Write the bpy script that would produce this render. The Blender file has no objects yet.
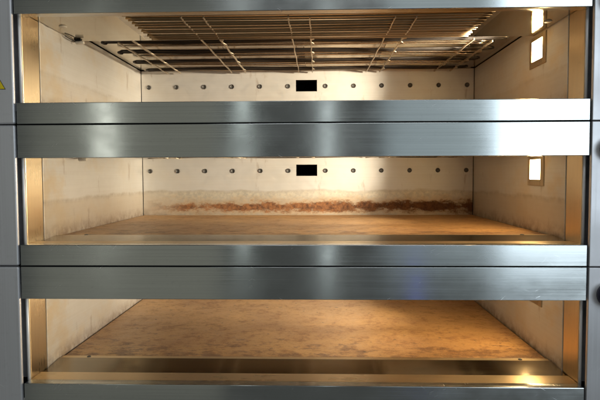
import bpy, bmesh, math, random
from mathutils import Vector, Matrix
random.seed(7)
R = math.radians
scene = bpy.context.scene
C = scene.collection
Z0 = 1.38                     # height of the seam between the upper and the middle deck
P = 0.3156                    # height of one deck

# ------------------------------------------------------------------ camera
cam_d = bpy.data.cameras.new('camera')
cam = bpy.data.objects.new('camera', cam_d); C.objects.link(cam)
cam_d.sensor_width = 36.0; cam_d.lens = 546.576 / 600 * 36
cam_d.clip_start = 0.02; cam_d.clip_end = 200
yaw, pit, rol = 0.03089, -0.04807, -0.00379
F = Vector((-math.sin(yaw)*math.cos(pit), math.cos(yaw)*math.cos(pit), math.sin(pit)))
Rr = Vector((math.cos(yaw), math.sin(yaw), 0)); U = Rr.cross(F)
R2 = Rr*math.cos(rol) + U*math.sin(rol); U2 = U*math.cos(rol) - Rr*math.sin(rol)
M3 = Matrix((R2, U2, -F)).transposed()
cam.matrix_world = Matrix.Translation((0.03899, -1.19646, Z0-0.1113)) @ M3.to_4x4()
scene.camera = cam

# ------------------------------------------------------------------ world, lamps, exposure
w = bpy.data.worlds.new('World'); scene.world = w; w.use_nodes = True
w.node_tree.nodes['Background'].inputs[0].default_value = (0.90, 0.93, 0.86, 1)
w.node_tree.nodes['Background'].inputs[1].default_value = 0.075
def area(name, loc, size, power, col, aim):
    d = bpy.data.lights.new(name, 'AREA'); d.shape = 'RECTANGLE'
    d.size, d.size_y = size; d.energy = power; d.color = col
    o = bpy.data.objects.new(name, d); C.objects.link(o); o.location = loc
    o.rotation_euler = (Vector(aim)-Vector(loc)).to_track_quat('-Z', 'Y').to_euler()
    return o
area('window_light', (1.98, -3.0, 1.80), (1.10, 2.1), 30, (0.80, 0.92, 1.0), (1.98, 0, 1.80))
area('window_reveal_light', (0.98, -3.02, 1.75), (0.85, 2.2), 2.3, (0.80, 0.95, 1.0), (0.98, 0, 1.75))
area('strip_light_a', (-0.53, -3.0, 1.6), (0.06, 1.8), 0.55, (0.92, 1.0, 0.94), (-0.53, 0, 1.6))
area('strip_light_b', (0.12, -3.0, 1.5), (0.07, 2.0), 0.70, (0.92, 1.0, 0.98), (0.12, 0, 1.5))
area('strip_light_c', (-1.60, -3.0, 1.55), (0.10, 0.8), 0.75, (1.0, 1.0, 0.86), (-1.60, 0, 1.55))
area('left_fill_light', (-1.45, -3.02, 1.0), (1.5, 3.0), 1.8, (1.0, 0.96, 0.74), (-1.45, 0, 1.0))  # broad dim fill added to tone the left faces olive
area('ceiling_light', (0.2, -1.9, 3.1), (1.6, 0.5), 9, (0.95, 0.98, 1.0), (0.2, -1.2, 0.5))
area('blue_source_light', (0.80, -3.0, 0.35), (0.04, 0.5), 0.075, (0.12, 0.16, 1.0), (0.80, 0, 0.35))  # unseen blue source, mirrored in the lower panels
vs = scene.view_settings
vs.view_transform = 'Standard'; vs.look = 'None'; vs.gamma = 1; vs.exposure = 0.22
vs.use_curve_mapping = False

# ------------------------------------------------------------------ material helpers
class N:
    def __init__(s, name):
        s.m = bpy.data.materials.new(name); s.m.use_nodes = True
        s.t = s.m.node_tree; s.b = s.t.nodes['Principled BSDF']
        s.tc = s.t.nodes.new('ShaderNodeTexCoord')
    def new(s, typ, **kw):
        n = s.t.nodes.new(typ)
        for k, v in kw.items(): setattr(n, k, v)
        return n
    def link(s, a, b): s.t.links.new(a, b)
    def put(s, sock, v):
        if hasattr(v, 'is_linked'): s.link(v, sock)
        else: sock.default_value = v
    def coord(s, scale=(1,1,1), rot=(0,0,0), loc=(0,0,0)):
        if any(rot):                       # turn first, then stretch
            m0 = s.new('ShaderNodeMapping'); s.link(s.tc.outputs['Object'], m0.inputs[0])
            m0.inputs['Rotation'].default_value = rot
            mp = s.new('ShaderNodeMapping'); s.link(m0.outputs[0], mp.inputs[0])
            mp.inputs['Scale'].default_value = scale; mp.inputs['Location'].default_value = loc
            return mp.outputs[0]
        mp = s.new('ShaderNodeMapping'); s.link(s.tc.outputs['Object'], mp.inputs[0])
        mp.inputs['Scale'].default_value = scale; mp.inputs['Rotation'].default_value = rot
        mp.inputs['Location'].default_value = loc
        return mp.outputs[0]
    def noise(s, scale, co=None, detail=4, rough=0.55, dist=0):
        n = s.new('ShaderNodeTexNoise'); n.inputs['Scale'].default_value = scale
        n.inputs['Detail'].default_value = detail; n.inputs['Roughness'].default_value = rough
        n.inputs['Distortion'].default_value = dist
        s.link(co if co is not None else s.tc.outputs['Object'], n.inputs['Vector'])
        return n.outputs['Fac']
    def ramp(s, v, a, b, c0=0.0, c1=1.0):
        n = s.new('ShaderNodeMapRange'); n.inputs['From Min'].default_value = a
        n.inputs['From Max'].default_value = b; n.inputs['To Min'].default_value = c0
        n.inputs['To Max'].default_value = c1; s.put(n.inputs['Value'], v)
        return n.outputs[0]
    def math(s, op, a, b=0.0):
        n = s.new('ShaderNodeMath', operation=op); s.put(n.inputs[0], a); s.put(n.inputs[1], b)
        return n.outputs[0]
    def mix(s, f, a, b):
        n = s.new('ShaderNodeMix', data_type='RGBA'); s.put(n.inputs[0], f)
        s.put(n.inputs[6], a if hasattr(a, 'is_linked') else (*a, 1))
        s.put(n.inputs[7], b if hasattr(b, 'is_linked') else (*b, 1))
        return n.outputs[2]
    def xyz(s):
        n = s.new('ShaderNodeSeparateXYZ'); s.link(s.tc.outputs['Object'], n.inputs[0]); return n.outputs
    def bump(s, h, strength, dist):
        n = s.new('ShaderNodeBump'); n.inputs['Strength'].default_value = strength
        n.inputs['Distance'].default_value = dist; s.link(h, n.inputs['Height'])
        s.link(n.outputs[0], s.b.inputs['Normal'])
    def set(s, **kw):
        for k, v in kw.items():
            k = k.replace('_', ' ')
            if isinstance(v, tuple): v = (*v, 1) if len(v) == 3 else v
            s.put(s.b.inputs[k], v)
        return s.m

def brushed(name, col, r0, r1, aniso=0.7, streak=(2.5, 60, 700), scratch=True, tangent='Z', arot=0.25):
    n = N(name); lo, hi = (0.87, 1.08) if aniso > 0.6 else (0.95, 1.03)
    st = n.noise(1.0, n.coord(streak), 3, 0.6)
    sm = n.noise(5.0, n.coord((1, 1, 1.6)), 4, 0.6)
    sp = n.noise(70, None, 3, 0.6)
    rough = n.math('ADD', n.ramp(st, 0.3, 0.7, r0, r1), n.ramp(sm, 0.35, 0.75, -0.03, 0.08))
    c = n.mix(n.ramp(st, 0.3, 0.7, 0.0, 1.0), tuple(v*lo for v in col), tuple(min(1, v*hi) for v in col))
    c = n.mix(n.ramp(sp, 0.60, 0.75, 0, 0.25), c, tuple(v*0.72 for v in col))
    if scratch:
        tot = None
        for ang, sd in ((0.45, 1), (0.8, 5), (-0.5, 9)):
            l = n.noise(1.0, n.coord((30, 30, 600), (0, ang, 0), (sd, sd*2, sd*3)), 1, 0.4)
            mk = n.noise(14.0, n.coord((1, 1, 1), (0, 0, 0), (sd*4, sd, sd*7)), 2, 0.5)
            s1 = n.math('MULTIPLY', n.ramp(l, 0.69, 0.75), n.ramp(mk, 0.56, 0.70))
            tot = s1 if tot is None else n.math('MAXIMUM', tot, s1)
        rough = n.math('ADD', rough, n.math('MULTIPLY', tot, 0.14))
        c = n.mix(n.math('MULTIPLY', tot, 0.5), c, (0.95, 0.96, 0.97))
    if not aniso: n.bump(st, 0.012, 0.0006)
    if aniso:
        tg = n.new('ShaderNodeTangent', direction_type='RADIAL', axis=tangent)
        n.link(tg.outputs[0], n.b.inputs['Tangent'])
    return n.set(Base_Color=c, Metallic=1.0, Roughness=rough, Anisotropic=aniso, Anisotropic_Rotation=arot)

def wall_mat(name, rust, line=1.0):
    """sheet-steel lining: warm heat tint, water line, burnt-on stains"""
    n = N(name); X, Y, Z = n.xyz()
    big = n.noise(3.0, None, 4, 0.6); fine = n.noise(38, None, 5, 0.65)
    wob = n.ramp(n.noise(9, None, 3), 0.3, 0.7, -0.006, 0.006)
    zz = n.math('ADD', Z, wob)
    c = n.mix(n.ramp(big, 0.3, 0.7), (0.65, 0.64, 0.605), (0.73, 0.72, 0.695))
    brush = n.noise(1.0, n.coord((3, 3, 260)), 3, 0.6)
    c = n.mix(n.ramp(brush, 0.35, 0.75, 0, 0.16), c, (0.46, 0.41, 0.34))
    gold = n.math('MULTIPLY', n.ramp(n.noise(6.5, n.coord((1, 1, 1.5), (0, 0, 0), (1, 8, 3)), 5, 0.6), 0.48, 0.68, 0, 0.6), n.ramp(Y, 0.70, 0.12, 0.15, 1.0))
    c = n.mix(gold, c, (0.66, 0.50, 0.27))
    # scorched film below the loaf line
    low = n.ramp(zz, 0.145, 0.132, 0, line)
    c = n.mix(n.math('MULTIPLY', low, n.ramp(big, 0.25, 0.65, 0.25, 0.6)), c, (0.55, 0.46, 0.33))
    edge = n.math('MULTIPLY', n.ramp(zz, 0.128, 0.138), n.ramp(zz, 0.146, 0.138))
    c = n.mix(n.math('MULTIPLY', edge, n.ramp(fine, 0.35, 0.65, 0.1*line, 0.55*line)), c, (0.36, 0.30, 0.22))
    # blotches and drips
    dr = n.noise(1.0, n.coord((26, 26, 7), (0, 0, 0), (2, 5, 1)), 5, 0.65)
    c = n.mix(n.ramp(dr, 0.63, 0.76, 0, 0.5), c, (0.27, 0.17, 0.09))
    # baked dirt along the joint with the stone
    foot = n.math('MULTIPLY', n.ramp(zz, 0.085, 0.050), n.ramp(fine, 0.35, 0.6, 0.05, 0.6))
    c = n.mix(foot, c, (0.22, 0.12, 0.06))
    rgh = n.ramp(fine, 0.3, 0.7, 0.46, 0.60)
    met = 0.62
    if rust:
        pa = n.noise(1.0, n.coord((10, 10, 24), (0, 0, 0), (3, 0, 1)), 8, 0.74, 0.12)
        pb = n.noise(75, None, 5, 0.72)
        off = n.math('MULTIPLY', n.math('ABSOLUTE', n.math('SUBTRACT', Z, 0.080)), 11.0)      # distance from the middle of the crust
        more = n.ramp(X, -0.45, 0.45, 0.04, 0.11)
        sc = n.math('SUBTRACT', n.math('ADD', n.math('ADD', pa, more), n.math('MULTIPLY', n.math('SUBTRACT', pb, 0.5), 0.35)), off)
        side = n.ramp(X, -0.62, -0.46, 0.0, 1.0)
        m1 = n.math('MULTIPLY', n.ramp(sc, 0.33, 0.45), side)
        grey = n.math('MULTIPLY', n.math('MULTIPLY', n.ramp(zz, 0.142, 0.130), n.ramp(pa, 0.32, 0.6, 0.35, 0.9)), side)
        c = n.mix(grey, c, n.mix(n.ramp(pb, 0.4, 0.6), (0.50, 0.47, 0.40), (0.72, 0.67, 0.54)))
        stain = n.math('MULTIPLY', n.ramp(sc, 0.10, 0.36, 0, 0.55), side)
        c = n.mix(stain, c, (0.46, 0.27, 0.11))
        rc = n.mix(n.ramp(pb, 0.38, 0.62), (0.10, 0.042, 0.020), (0.31, 0.138, 0.055))
        rc = n.mix(n.ramp(n.math('ADD', X, n.math('MULTIPLY', pa, 0.5)), 0.35, 0.70, 0, 0.55), rc, (0.10, 0.042, 0.020))
        c = n.mix(m1, c, rc)
        met = n.math('SUBTRACT', 0.55, n.math('MULTIPLY', m1, 0.5))
        rgh = n.math('ADD', rgh, n.math('MULTIPLY', m1, 0.35))
    n.bump(fine, 0.08, 0.002)
    return n.set(Base_Color=c, Metallic=met, Roughness=rgh)

def stone_mat(name):
    n = N(name); X, Y, Z = n.xyz()
    big = n.noise(3.2, n.coord((1, 1.6, 1)), 5, 0.6, 0.6)
    mid = n.noise(1.0, n.coord((24, 30, 10)), 9, 0.76, 0.1)
    fine = n.noise(230, None, 5, 0.75)
    c = n.mix(n.ramp(big, 0.3, 0.7), (0.39, 0.195, 0.074), (0.65, 0.375, 0.135))
    c = n.mix(n.ramp(mid, 0.51, 0.63, 0, 0.75), c, (0.22, 0.082, 0.030))
    # scorch along the front and scattered marks
    sc = n.noise(1.0, n.coord((20, 34, 10), (0, 0, 0.08), (4, 1, 0)), 8, 0.74, 0.1)
    fr = n.ramp(Y, 0.50, 0.20, -0.10, 0.10)
    c = n.mix(n.ramp(n.math('ADD', sc, fr), 0.57, 0.65, 0, 0.85), c, (0.14, 0.05, 0.022))
    ar = n.noise(1.0, n.coord((9, 40, 10), (0, 0, 0.75), (1, 2, 0)), 7, 0.7, 0.3)
    c = n.mix(n.math('MULTIPLY', n.ramp(ar, 0.60, 0.66, 0, 0.6), n.ramp(X, -0.05, 0.35)), c, (0.17, 0.07, 0.025))
    sp = n.noise(40, n.coord((1, 1, 1), (0, 0, 0), (7, 3, 2)), 2, 0.5)
    c = n.mix(n.ramp(sp, 0.69, 0.73, 0, 0.8), c, (0.06, 0.03, 0.02))
    fl = n.noise(210, n.coord((1, 1, 1), (0, 0, 0), (3, 9, 2)), 1, 0.5)
    c = n.mix(n.ramp(fl, 0.74, 0.78, 0, 0.7), c, (0.72, 0.62, 0.48))
    c = n.mix(n.ramp(fine, 0.38, 0.66, 0, 0.34), c, (0.58, 0.41, 0.23))
    c = n.mix(n.ramp(n.noise(95, n.coord((1, 1, 1), (0, 0, 0), (5, 5, 5)), 4, 0.7), 0.54, 0.70, 0, 0.4), c, (0.20, 0.09, 0.04))
    n.bump(n.math('ADD', fine, n.math('MULTIPLY', mid, 2.0)), 0.22, 0.0012)
    return n.set(Base_Color=c, Roughness=n.ramp(mid, 0.3, 0.7, 0.30, 0.50))

def plain(name, col, met, r, var=0.15, sc=40):
    n = N(name); f = n.noise(sc, None, 4, 0.6)
    c = n.mix(n.ramp(f, 0.3, 0.7), tuple(v*(1-var) for v in col), tuple(min(1, v*(1+var)) for v in col))
    n.bump(f, 0.05, 0.001)
    return n.set(Base_Color=c, Metallic=met, Roughness=n.ramp(f, 0.3, 0.7, r*0.85, r*1.15))

M = {}
M['face'] = brushed('brushed_steel_face', (0.53, 0.56, 0.565), 0.16, 0.20, 0.85, streak=(2.2, 60, 900))
M['column'] = brushed('satin_steel_column', (0.66, 0.66, 0.69), 0.36, 0.44, 0.3, streak=(500, 60, 3), scratch=True, arot=0.0)
M['column'].node_tree.nodes['Principled BSDF'].inputs['Metallic'].default_value = 0.6
M['jamb'] = brushed('tinted_steel_jamb', (0.70, 0.56, 0.36), 0.28, 0.32, 0, streak=(60, 300, 8), scratch=False)
M['shelf'] = brushed('gold_tinted_shelf', (0.74, 0.60, 0.40), 0.27, 0.34, 0, streak=(4, 160, 50), scratch=False)
M['tray_dark'] = brushed('greyed_sill_tray', (0.36, 0.31, 0.235), 0.13, 0.18, 0, streak=(4, 160, 50), scratch=False)
M['bead'] = plain('edge_highlight_bead', (0.88, 0.89, 0.92), 0.25, 0.42, 0.04)  # pale colour holds the highlight of the jamb edge
M['lip'] = brushed('tinted_steel_lip', (0.72, 0.58, 0.38), 0.30, 0.42, 0, streak=(8, 200, 50), scratch=False)
M['wall0'] = wall_mat('aluminised_lining', False, 0.45)
M['wall1'] = wall_mat('aluminised_lining_lined', False, 0.9)
M['wall2'] = wall_mat('aluminised_lining_plain', False, 0.0)
M['back'] = wall_mat('aluminised_lining_rusted', True)
M['stone'] = stone_mat('baking_stone')
M['ceiling'] = brushed('heat_tinted_ceiling_sheet', (0.41, 0.365, 0.28), 0.05, 0.10, 0, streak=(3, 60, 10), scratch=False)
M['ribbed'] = brushed('browned_ribbed_sheet', (0.40, 0.30, 0.18), 0.08, 0.18, 0, streak=(3, 90, 10), scratch=False)
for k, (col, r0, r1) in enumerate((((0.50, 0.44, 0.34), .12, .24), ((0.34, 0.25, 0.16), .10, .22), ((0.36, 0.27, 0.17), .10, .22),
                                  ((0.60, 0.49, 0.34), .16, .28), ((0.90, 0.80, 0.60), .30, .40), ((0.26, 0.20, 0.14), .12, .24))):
    M['tray%d' % k] = brushed('reflection_toned_sheet', col, r0, r1, 0, streak=(2, 40, 10), scratch=False)  # panel tones paint in the bright and dark reflections of the ceiling
M['brown_rod'] = plain('browned_heater_tube', (0.33, 0.24, 0.14), 0.9, 0.36, 0.10)
M['wire'] = plain('bare_stay_wire', (0.66, 0.60, 0.50), 1.0, 0.22)
M['rod'] = plain('oxidised_heater_tube', (0.035, 0.030, 0.027), 0.6, 0.38)
M['strap'] = plain('scaled_strap_steel', (0.46, 0.39, 0.29), 0.7, 0.42)
M['dark'] = plain('dark_sheet', (0.03, 0.028, 0.027), 0.2, 0.6)
M['slot_shade'] = plain('shade_black', (0.006, 0.005, 0.005), 0.0, 0.9)  # black colour carries the shade deep inside the vent slot
M['slot_shade'].node_tree.nodes['Principled BSDF'].inputs['Specular IOR Level'].default_value = 0.0
M['gap'] = plain('grey_blue_painted_sheet', (0.40, 0.43, 0.50), 0.2, 0.5)
M['screw'] = plain('screw_steel', (0.10, 0.098, 0.095), 0.4, 0.5)
M['chrome'] = plain('knob_chrome', (0.82, 0.83, 0.86), 0.55, 0.25, 0.04)
M['knob_black'] = plain('knob_dark_plastic', (0.03, 0.03, 0.06), 0.0, 0.4)
M['ceramic'] = plain('ceramic_cap', (0.70, 0.64, 0.54), 0.0, 0.45)
M['yellow'] = plain('sticker_yellow', (0.80, 0.60, 0.015), 0.0, 0.4, 0.05)
M['black'] = plain('sticker_black', (0.02, 0.02, 0.02), 0.0, 0.4)
def emit(name, col, st):
    n = N(name)
    return n.set(Base_Color=(0.9, 0.85, 0.75), Roughness=0.2, Emission_Color=col, Emission_Strength=st)
M['lamp'] = emit('lit_lamp_glass', (1.0, 0.70, 0.33), 64)

# ------------------------------------------------------------------ mesh helpers
def bx(bm, x0, x1, y0, y1, z0, z1, bevel=0.0, seg=2):
    vs_ = [bm.verts.new(v) for v in ((x0,y0,z0),(x1,y0,z0),(x1,y1,z0),(x0,y1,z0),(x0,y0,z1),(x1,y0,z1),(x1,y1,z1),(x0,y1,z1))]
    fs = [bm.faces.new([vs_[i] for i in q]) for q in ((0,3,2,1),(4,5,6,7),(0,1,5,4),(1,2,6,5),(2,3,7,6),(3,0,4,7))]
    if bevel:
        es = list({e for f in fs for e in f.edges})
        bmesh.ops.bevel(bm, geom=es, offset=bevel, segments=seg, profile=0.5, affect='EDGES')
def obj(name, bm, mat, parent=None, smooth=False):
    me = bpy.data.meshes.new(name)
    bmesh.ops.recalc_face_normals(bm, faces=bm.faces)
    bm.to_mesh(me); bm.free(); me.materials.append(mat)
    if smooth:
        for p_ in me.polygons: p_.use_smooth = True
    o = bpy.data.objects.new(name, me); C.objects.link(o)
    o.parent = parent
    return o
def box(name, mat, parent, dims, bevel=0.0, seg=2):
    bm = bmesh.new(); bx(bm, *dims, bevel, seg); return obj(name, bm, mat, parent)
def tube(bm, pts, r, n=8):
    rings = []
    for i, p_ in enumerate(pts):
        a = Vector(pts[max(0, i-1)]); b = Vector(pts[min(len(pts)-1, i+1)]); d = (b-a).normalized()
        up = Vector((0, 0, 1)); s = d.cross(up)
        if s.length < 1e-3: s = d.cross(Vector((0, 1, 0)))
        s.normalize(); u = s.cross(d)
        rings.append([bm.verts.new(Vector(p_) + s*r*math.cos(t) + u*r*math.sin(t)) for t in [2*math.pi*k/n for k in range(n)]])
    for a, b in zip(rings, rings[1:]):
        for k in range(n): bm.faces.new((a[k], a[(k+1)%n], b[(k+1)%n], b[k]))
    bm.faces.new(rings[0][::-1]); bm.faces.new(rings[-1])
def lathe(bm, prof, n=24, axis='Y', off=(0,0,0)):
    """prof: (r, t) along the axis, first and last r may be 0"""
    rings = []
    for r, t in prof:
        ring = []
        for k in range(n):
            a = 2*math.pi*k/n; c, s = r*math.cos(a), r*math.sin(a)
            v = {'Y': (c, t, s), 'Z': (c, s, t), 'X': (t, c, s)}[axis]
            ring.append(bm.verts.new(Vector(v)+Vector(off)))
        rings.append(ring)
    for a, b in zip(rings, rings[1:]):
        for k in range(n): bm.faces.new((a[k], a[(k+1)%n], b[(k+1)%n], b[k]))
    bm.faces.new(rings[0][::-1]); bm.faces.new(rings[-1])

# ------------------------------------------------------------------ deck dimensions
W = 0.6247; D = 0.864; YJ = 0.1093
HS = 0.0476; HL = 0.0744; ZC = 0.279
SCREWS = (-.593, -.488, -.383, -.278, -.173, -.068, .072, .177, .281, .386, .491, .596)
STRAPS = ((-.515, .33, False), (-.467, .31, True), (-.274, .07, False), (-.2225, .075, True),
          (-.026, .08, False), (.024, .085, True), (.222, .09, False), (.272, .095, True),
          (.470, .335, False), (.528, .36, True))
RODS = (.365, .494, .636, .777)
cache = {}
def shared(key, name, mat, parent, build, loc=(0,0,0), smooth=False):
    """link a part that shares its mesh with its look-alikes"""
    if key not in cache:
        bm = bmesh.new(); build(bm)
        o = obj(name, bm, mat, parent, smooth); cache[key] = o.data
    else:
        o = bpy.data.objects.new(name, cache[key]); C.objects.link(o); o.parent = parent
    o.location = loc
    return o

def build_screw(bm):                       # dished rivet, axis -Y
    lathe(bm, ((0.0086, 0.0), (0.0082, -0.0030), (0.0074, -0.0040), (0.0066, -0.0036), (0.0052, -0.0004), (0.0020, -0.0003)), 18)

def build_rod(bm, seed):
    rnd = random.Random(seed)
    ph = rnd.random()*6
    def wob(x): return 0.0020*math.sin(x*9+ph) + 0.0010*math.sin(x*23+ph*2)
    xs = [-0.560+1.12*i/44 for i in range(45)]
    a = [(x, -0.010+wob(x), 0.0016*math.sin(x*11+ph)) for x in xs]
    b = [(x, 0.010+wob(x+.3), 0.0016*math.sin(x*12+ph+1)) for x in xs]
    loop = [(0.560+0.012*math.sin(t), -0.010*math.cos(t), 0.001) for t in [math.pi*k/8 for k in range(1, 8)]]
    end = [(-0.560-0.012*math.sin(t), 0.010*math.cos(t), -0.002) for t in [math.pi*k/8 for k in range(1, 8)]]
    tube(bm, a+loop+b[::-1]+end+[a[0]], 0.0040, 8)

def build_front_rod(bm, seed):
    ph = random.Random(seed).random()*6
    for dy in (0.0,):
        xs = [-0.405+0.845*i/30 for i in range(31)]
        tube(bm, [(x, dy+0.0014*math.sin(x*8+ph+dy*90), 0.0003*math.sin(x*13+ph)) for x in xs], 0.0024, 10)

def build_wire(bm):
    xs = [-0.545+1.09*i/30 for i in range(31)]
    tube(bm, [(x, 0.0016*math.sin(x*7)+0.001*math.sin(x*19), 0.0012*math.sin(x*10)) for x in xs], 0.0021, 6)

def build_strap(bm, y0, tabs):
    """flat bar that runs from under the hood back to the rear wall, tongues clipped round the tubes"""
    y1 = 0.846; zb0 = 0.2483 if y0 < 0.30 else 0.2535; zb1 = 0.2615; h = 0.0050
    zl = lambda y: zb0+(zb1-zb0)*(y-y0)/(y1-y0)
    n = 14; rings = []
    for k in range(n+1):
        y = y0+(y1-y0)*k/n; dx = 0.0012*math.sin(k*1.9+y0*40)
        rings.append([bm.verts.new((dx+sx*0.0014, y, zl(y)+dz)) for sx, dz in ((-1, 0), (1, 0), (1, h), (-1, h))])
    for a, b in zip(rings, rings[1:]):
        for i in range(4): bm.faces.new((a[i], a[(i+1)%4], b[(i+1)%4], b[i]))
    bm.faces.new(rings[0][::-1]); bm.faces.new(rings[-1])
    if tabs:
        for y in RODS+(0.30,):
            if y-0.03 < y0: continue
            z = zl(y)
            q = [(0.0014, y-0.020, z), (0.0080, y-0.012, z-0.0012), (0.0088, y+0.002, z-0.0012), (0.0014, y+0.014, z)]
            lo = [bm.verts.new(v) for v in q]; hi = [bm.verts.new((v[0], v[1], v[2]+0.0022)) for v in q]
            bm.faces.new(lo); bm.faces.new(hi[::-1])
            for i in range(4): bm.faces.new((lo[i], lo[(i+1)%4], hi[(i+1)%4], hi[i]))

def build_ribs(bm):
    x0, x1, y0, y1 = -0.422, 0.455, 0.040, 0.292
    n = 130; m = 24
    rnd = random.Random(4)
    wv = [(rnd.uniform(14, 190), rnd.uniform(0, 6.3), rnd.uniform(-5, 5), rnd.uniform(0.6, 1.2)) for _ in range(9)]
    def z(x, y): return 0.2520 + sum(0.040/f*a*math.sin(f*y+p_+kx*x)*0.22 for f, p_, kx, a in wv)
    g = []
    for j in range(n+1):
        y = y0+(y1-y0)*j/n
        g.append([bm.verts.new((x0+(x1-x0)*i/m, y, z(x0+(x1-x0)*i/m, y))) for i in range(m+1)])
    top = [[bm.verts.new((x0+(x1-x0)*i/m, y0+(y1-y0)*j/n, 0.2532)) for i in range(m+1)] for j in (0, n)]
    for j in range(n):
        for i in range(m): bm.faces.new((g[j][i], g[j][i+1], g[j+1][i+1], g[j+1][i]))
    for i in range(m):
        bm.faces.new((g[0][i], top[0][i], top[0][i+1], g[0][i+1]))
        bm.faces.new((g[n][i+1], top[1][i+1], top[1][i], g[n][i]))
    bm.faces.new([g[j][0] for j in range(n+1)]+[top[1][0], top[0][0]])
    bm.faces.new([top[0][m], top[1][m]]+[g[j][m] for j in range(n, -1, -1)])

def back_wall(bm):
    """sheet with a rectangular slot cut through it"""
    X = (-0.6206, -0.0385, 0.0405, 0.6206); Z = (0.036, 0.196, 0.2386, 0.276)
    for i in range(3):
        for j in range(3):
            if i == 1 and j == 1: continue
            for y in (D, D+0.003):
                bm.faces.new([bm.verts.new(v) for v in ((X[i],y,Z[j]),(X[i+1],y,Z[j]),(X[i+1],y,Z[j+1]),(X[i],y,Z[j+1]))])
    def strip(a, b):
        bm.faces.new([bm.verts.new(v) for v in ((a[0],D,a[1]),(b[0],D,b[1]),(b[0],D+.003,b[1]),(a[0],D+.003,a[1]))])
    for a, b in (((X[1],Z[1]),(X[2],Z[1])),((X[2],Z[1]),(X[2],Z[2])),((X[2],Z[2]),(X[1],Z[2])),((X[1],Z[2]),(X[1],Z[1])),
                 ((X[0],Z[0]),(X[3],Z[0])),((X[3],Z[0]),(X[3],Z[3])),((X[3],Z[3]),(X[0],Z[3])),((X[0],Z[3]),(X[0],Z[0]))):
        strip(a, b)
    bmesh.ops.remove_doubles(bm, verts=bm.verts, dist=1e-5)

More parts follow.
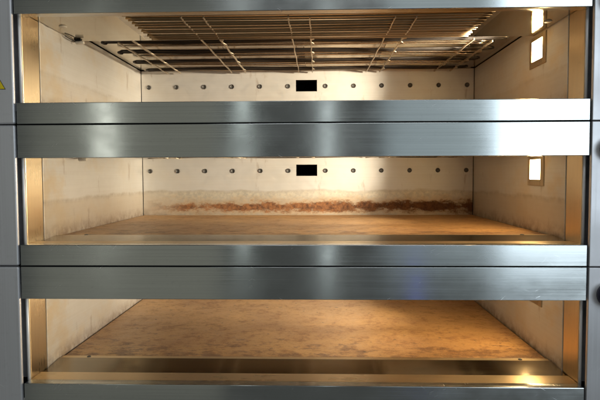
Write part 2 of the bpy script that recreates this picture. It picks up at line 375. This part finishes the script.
def deck(idx, label):
    root = bpy.data.objects.new('oven_deck', None); C.objects.link(root)
    root.location = (0, 0, Z0 - P*idx); root.empty_display_size = 0.1
    root['label'] = label; root['category'] = 'oven'; root['group'] = 'stacked decks of the steel bread oven'
    # --- front bands
    box('lintel_panel', M['face'], root, (-W, W, 0, 0.028, P-HL, P-0.0014), 0.0011)
    box('sill_panel', M['face'], root, (-W, W, 0, 0.026, 0.0008, HS), 0.0013)
    for s in (-1, 1):
        xa, xb = sorted((s*0.6285, s*0.86))
        cp = box('column_panel', M['column'], root, (xa, xb, -0.002, 0.0075, 0.0008, P-0.0014), 0.0040 if s < 0 else 0.0016, 5)
        cp['label'] = 'grey steel panel left of the opening' if s < 0 else 'bright steel panel right of the opening'
        xa, xb = sorted((s*0.6310, s*0.6700))
        box('slot_lining', M['gap'], root, (xa, xb, 0.066, 0.069, HS-0.01, P-HL+0.02))
        xa, xb = sorted((s*W, s*(W+0.0058)))
        box('jamb_plate', M['jamb'], root, (xa, xb, 0.0318, YJ-0.0015, HS-0.012, P-0.02), 0.0026, 5)
        bm = bmesh.new(); tube(bm, [(s*(W+0.0031), 0.0282, HS-0.010), (s*(W+0.0031), 0.0282, 0.15), (s*(W+0.0031), 0.0282, P-0.03)], 0.0033, 14)
        obj('jamb_highlight_bead', bm, M['bead'], root, True)  # bead added to stand in for the window highlight on the jamb edge
        # --- chamber lining
        xa, xb = sorted((s*(W-0.0012), s*(W+0.004)))
        sw = box('side_wall', M['wall%d' % idx], root, (xa, xb, YJ, D+0.003, 0.03, ZC-0.002), 0.0012)
    # --- door sill: front shelf, inclined tray, retaining lip, stone
    box('sill_shelf', M['shelf'], root, (-W+0.001, W-0.001, 0.0262, 0.0755, HS-0.006, HS-0.0006), 0.0008)
    bm = bmesh.new()
    q = ((0.0775, HS-0.0035), (0.165, HS+0.0035))
    lo = [(-W+0.002, W-0.002)]
    v = []
    for (y, z) in q:
        for dz in (0, -0.003):
            v.append((bm.verts.new((-W+0.003, y, z+dz)), bm.verts.new((W-0.003, y, z+dz))))
    bm.faces.new((v[0][0], v[0][1], v[2][1], v[2][0])); bm.faces.new((v[1][0], v[3][0], v[3][1], v[1][1]))
    bm.faces.new((v[0][0], v[1][0], v[1][1], v[0][1])); bm.faces.new((v[2][0], v[2][1], v[3][1], v[3][0]))
    bm.faces.new((v[0][0], v[2][0], v[3][0], v[1][0])); bm.faces.new((v[0][1], v[1][1], v[3][1], v[2][1]))
    obj('sill_tray', bm, M['tray_dark'], root)
    lip = box('retaining_lip', M['lip'], root, (-W+0.004, W-0.004, 0.1662, 0.1868, HS-0.012, HS+0.0022), 0.0012)
    for x in (-0.55, 0.55):
        shared('lipscrew', 'screw', M['screw'], lip, lambda b: lathe(b, ((0.0052, 0), (0.0050, 0.0012), (0.0030, 0.0022)), 14, 'Z'), (x, 0.1765, HS+0.0021), True)
    st = box('baking_stone', M['stone'], root, (-0.6185, 0.6185, 0.1892, D-0.006, 0.012, HS+0.0012), 0.0015)
    st['label'] = 'stained brown stone baking floor'
    # --- back wall with slot and screws
    bm = bmesh.new(); back_wall(bm)
    bw = obj('back_wall', bm, M['back'] if idx == 1 else M['wall%d' % idx], root)
    if idx == 1: bw['label'] = 'pale steel back wall with a band of rust'
    bm = bmesh.new(); bx(bm, -0.0395, 0.0415, D+0.112, D+0.115, 0.195, 0.2396)
    for q in ((-0.0405, -0.0390, 0.1945, 0.2401), (0.0410, 0.0425, 0.1945, 0.2401), (-0.0390, 0.0410, 0.1940, 0.1955), (-0.0390, 0.0410, 0.2391, 0.2406)):
        bx(bm, q[0], q[1], D+0.0032, D+0.1119, q[2], q[3])
    obj('vent_duct', bm, M['slot_shade'], bw)
    if idx < 2:
        for x in SCREWS:
            s_ = shared('screw', 'screw', M['screw'], bw, build_screw, (x, D-0.0002, 0.2155), True)
            s_.rotation_euler = (0, random.uniform(0, 1.04), 0)
    # --- ceiling: sheet, ribbed reflector, heating elements, straps
    ce = box('ceiling_sheet', M['ceiling'], root, (-W+0.0025, W-0.0025, 0.030, D+0.002, ZC, ZC+0.006))
    for x, y in ((-0.585, 0.150), (0.595, 0.155)):
        shared('ceilscrew', 'screw', M['ceramic'], ce, lambda b: lathe(b, ((0.0095, 0), (0.0095, -0.0012), (0.007, -0.003), (0.003, -0.0034)), 16, 'Z'), (x, y, 0.2534), True)
    rb = shared('ribs', 'ribbed_reflector', M['ribbed'], root, build_ribs, (0, 0, 0), True)
    box('ceiling_hood', M['ceiling'], root, (-W+0.0028, W-0.0028, 0.030, 0.302, 0.2536, 0.2560), 0.0008)
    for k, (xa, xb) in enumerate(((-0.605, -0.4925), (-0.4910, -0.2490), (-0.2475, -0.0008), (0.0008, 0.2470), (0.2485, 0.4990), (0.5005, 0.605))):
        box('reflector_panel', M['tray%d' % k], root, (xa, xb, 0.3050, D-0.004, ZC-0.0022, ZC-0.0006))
    for i, y in enumerate((0.060, 0.083, 0.101, 0.127, 0.146, 0.171, 0.196, 0.214, 0.243, 0.262, 0.284)):
        shared(('front_rod', i), 'heating_tube', M['brown_rod'], root, lambda b: build_front_rod(b, i+11), (0, y, 0.2518), True)
    for i, y in enumerate(RODS):
        shared(('rod', i), 'heating_element', M['rod'], root, lambda b: build_rod(b, i+3), (0, y, 0.2660), True)
    for y in (0.325, 0.413, 0.437, 0.545, 0.578, 0.690, 0.722, 0.822):
        shared('wire', 'stay_wire', M['wire'], root, build_wire, (0, y, 0.2700), True)
    for x, y0, tabs in STRAPS:
        shared(('strap', y0), 'support_strap', M['strap'], root, lambda b: build_strap(b, y0, tabs), (x, 0, 0))
    # --- lamp in the right wall
    bm = bmesh.new()
    for (y0, y1, z0, z1) in ((0.228, 0.249, 0.170, 0.2505), (0.319, 0.333, 0.170, 0.2505), (0.249, 0.319, 0.170, 0.187), (0.249, 0.319, 0.2395, 0.2505)):
        bx(bm, W-0.0042, W-0.0008, y0, y1, z0, z1, 0.0006, 1)
    lamp = obj('oven_lamp', bm, M['jamb'], root); lamp['label'] = 'small lit lamp window in the right wall'
    box('lamp_glass', M['lamp'], lamp, (W-0.0026, W-0.0006, 0.2492, 0.3188, 0.1872, 0.2393))
    for aim, power, cone in (((-1, 0.74, 0.01), 52, 56), ((-1, 0.08, 0.08), 25, 80)):
        ld = bpy.data.lights.new('lamp_beam', 'SPOT'); ld.shadow_soft_size = 0.022
        ld.energy = power; ld.color = (1.0, 0.86, 0.64); ld.spot_size = R(cone); ld.spot_blend = 1.0
        lo_ = bpy.data.objects.new('lamp_beam', ld); C.objects.link(lo_); lo_.parent = lamp
        lo_.location = (W-0.030, 0.284, 0.2133)
        lo_.rotation_euler = Vector(aim).to_track_quat('-Z', 'Y').to_euler()
    # --- sensor clip on the left wall under the ceiling
    bm = bmesh.new(); bx(bm, -0.619, -0.600, 0.285, 0.296, 0.2480, 0.2534, 0.001, 1)
    cl = obj('sensor_clip', bm, M['dark'], root)
    bm = bmesh.new(); lathe(bm, ((0.0035, 0), (0.0045, 0.002), (0.0045, 0.021), (0.003, 0.023)), 14, 'X', (-0.612, 0.282, 0.2450))
    obj('ceramic_cap', bm, M['ceramic'], cl, True)
    bm = bmesh.new(); tube(bm, [(-0.612-0.001*k, 0.285-0.014*k+0.002*math.sin(k*1.3), 0.2495-0.0015*math.sin(k*0.9)) for k in range(0, 5)], 0.0013, 6)
    obj('sensor_wire', bm, M['dark'], cl, True)
    # --- casing round the chamber
    bm = bmesh.new()
    bx(bm, -0.86, 0.86, D+0.12, D+0.124, 0.001, P-0.002)
    bx(bm, -0.86, -0.856, 0.031, D+0.12, 0.001, P-0.002); bx(bm, 0.856, 0.86, 0.031, D+0.12, 0.001, P-0.002)
    bx(bm, -0.855, 0.855, 0.032, D+0.119, 0.001, 0.004); bx(bm, -0.855, 0.855, 0.032, D+0.119, P-0.008, P-0.003)
    obj('casing', bm, M['dark'], root)
    # --- control knob on the right column
    bm = bmesh.new(); lathe(bm, ((0.0265, 0), (0.0265, -0.006), (0.0245, -0.008)), 32)
    kb = obj('control_knob', bm, M['knob_black'], root, False); kb.location = (0.6715, -0.002, 0.2555)
    bm = bmesh.new(); lathe(bm, ((0.0215, -0.008), (0.0255, -0.016), (0.0262, -0.026), (0.0240, -0.030), (0.004, -0.031)), 32)
    obj('knob_cap', bm, M['chrome'], kb, True)
    return root

d1 = deck(0, 'topmost oven deck showing its ceiling of heating tubes')
d2 = deck(1, 'middle oven deck with a rust band along its back wall')
d3 = deck(2, 'lowest oven deck showing mostly brown stone floor under its lintel')

# ------------------------------------------------------------------ warning sticker on the left column of the top deck
def tri(name, mat, parent, cx, z, side, y, t):
    bm = bmesh.new(); h = side*math.sqrt(3)/2
    pts = ((cx-side/2, z), (cx+side/2, z), (cx, z+h))
    a = [bm.verts.new((x, y, zz)) for x, zz in pts]; b = [bm.verts.new((x, y-t, zz)) for x, zz in pts]
    bm.faces.new(a); bm.faces.new(b[::-1])
    for i in range(3): bm.faces.new((a[i], a[(i+1)%3], b[(i+1)%3], b[i]))
    return obj(name, bm, mat, parent)
s_ = tri('warning_sticker', M['black'], d1, -0.6625, 0.0768, 0.0335, -0.0022, 0.0003)
s_['label'] = 'yellow warning triangle'
tri('yellow_field', M['yellow'], s_, -0.6625, 0.0780, 0.0298, -0.0026, 0.0003)

scene.render.resolution_x = 1024; scene.render.resolution_y = 683
scene.render.engine = 'CYCLES'
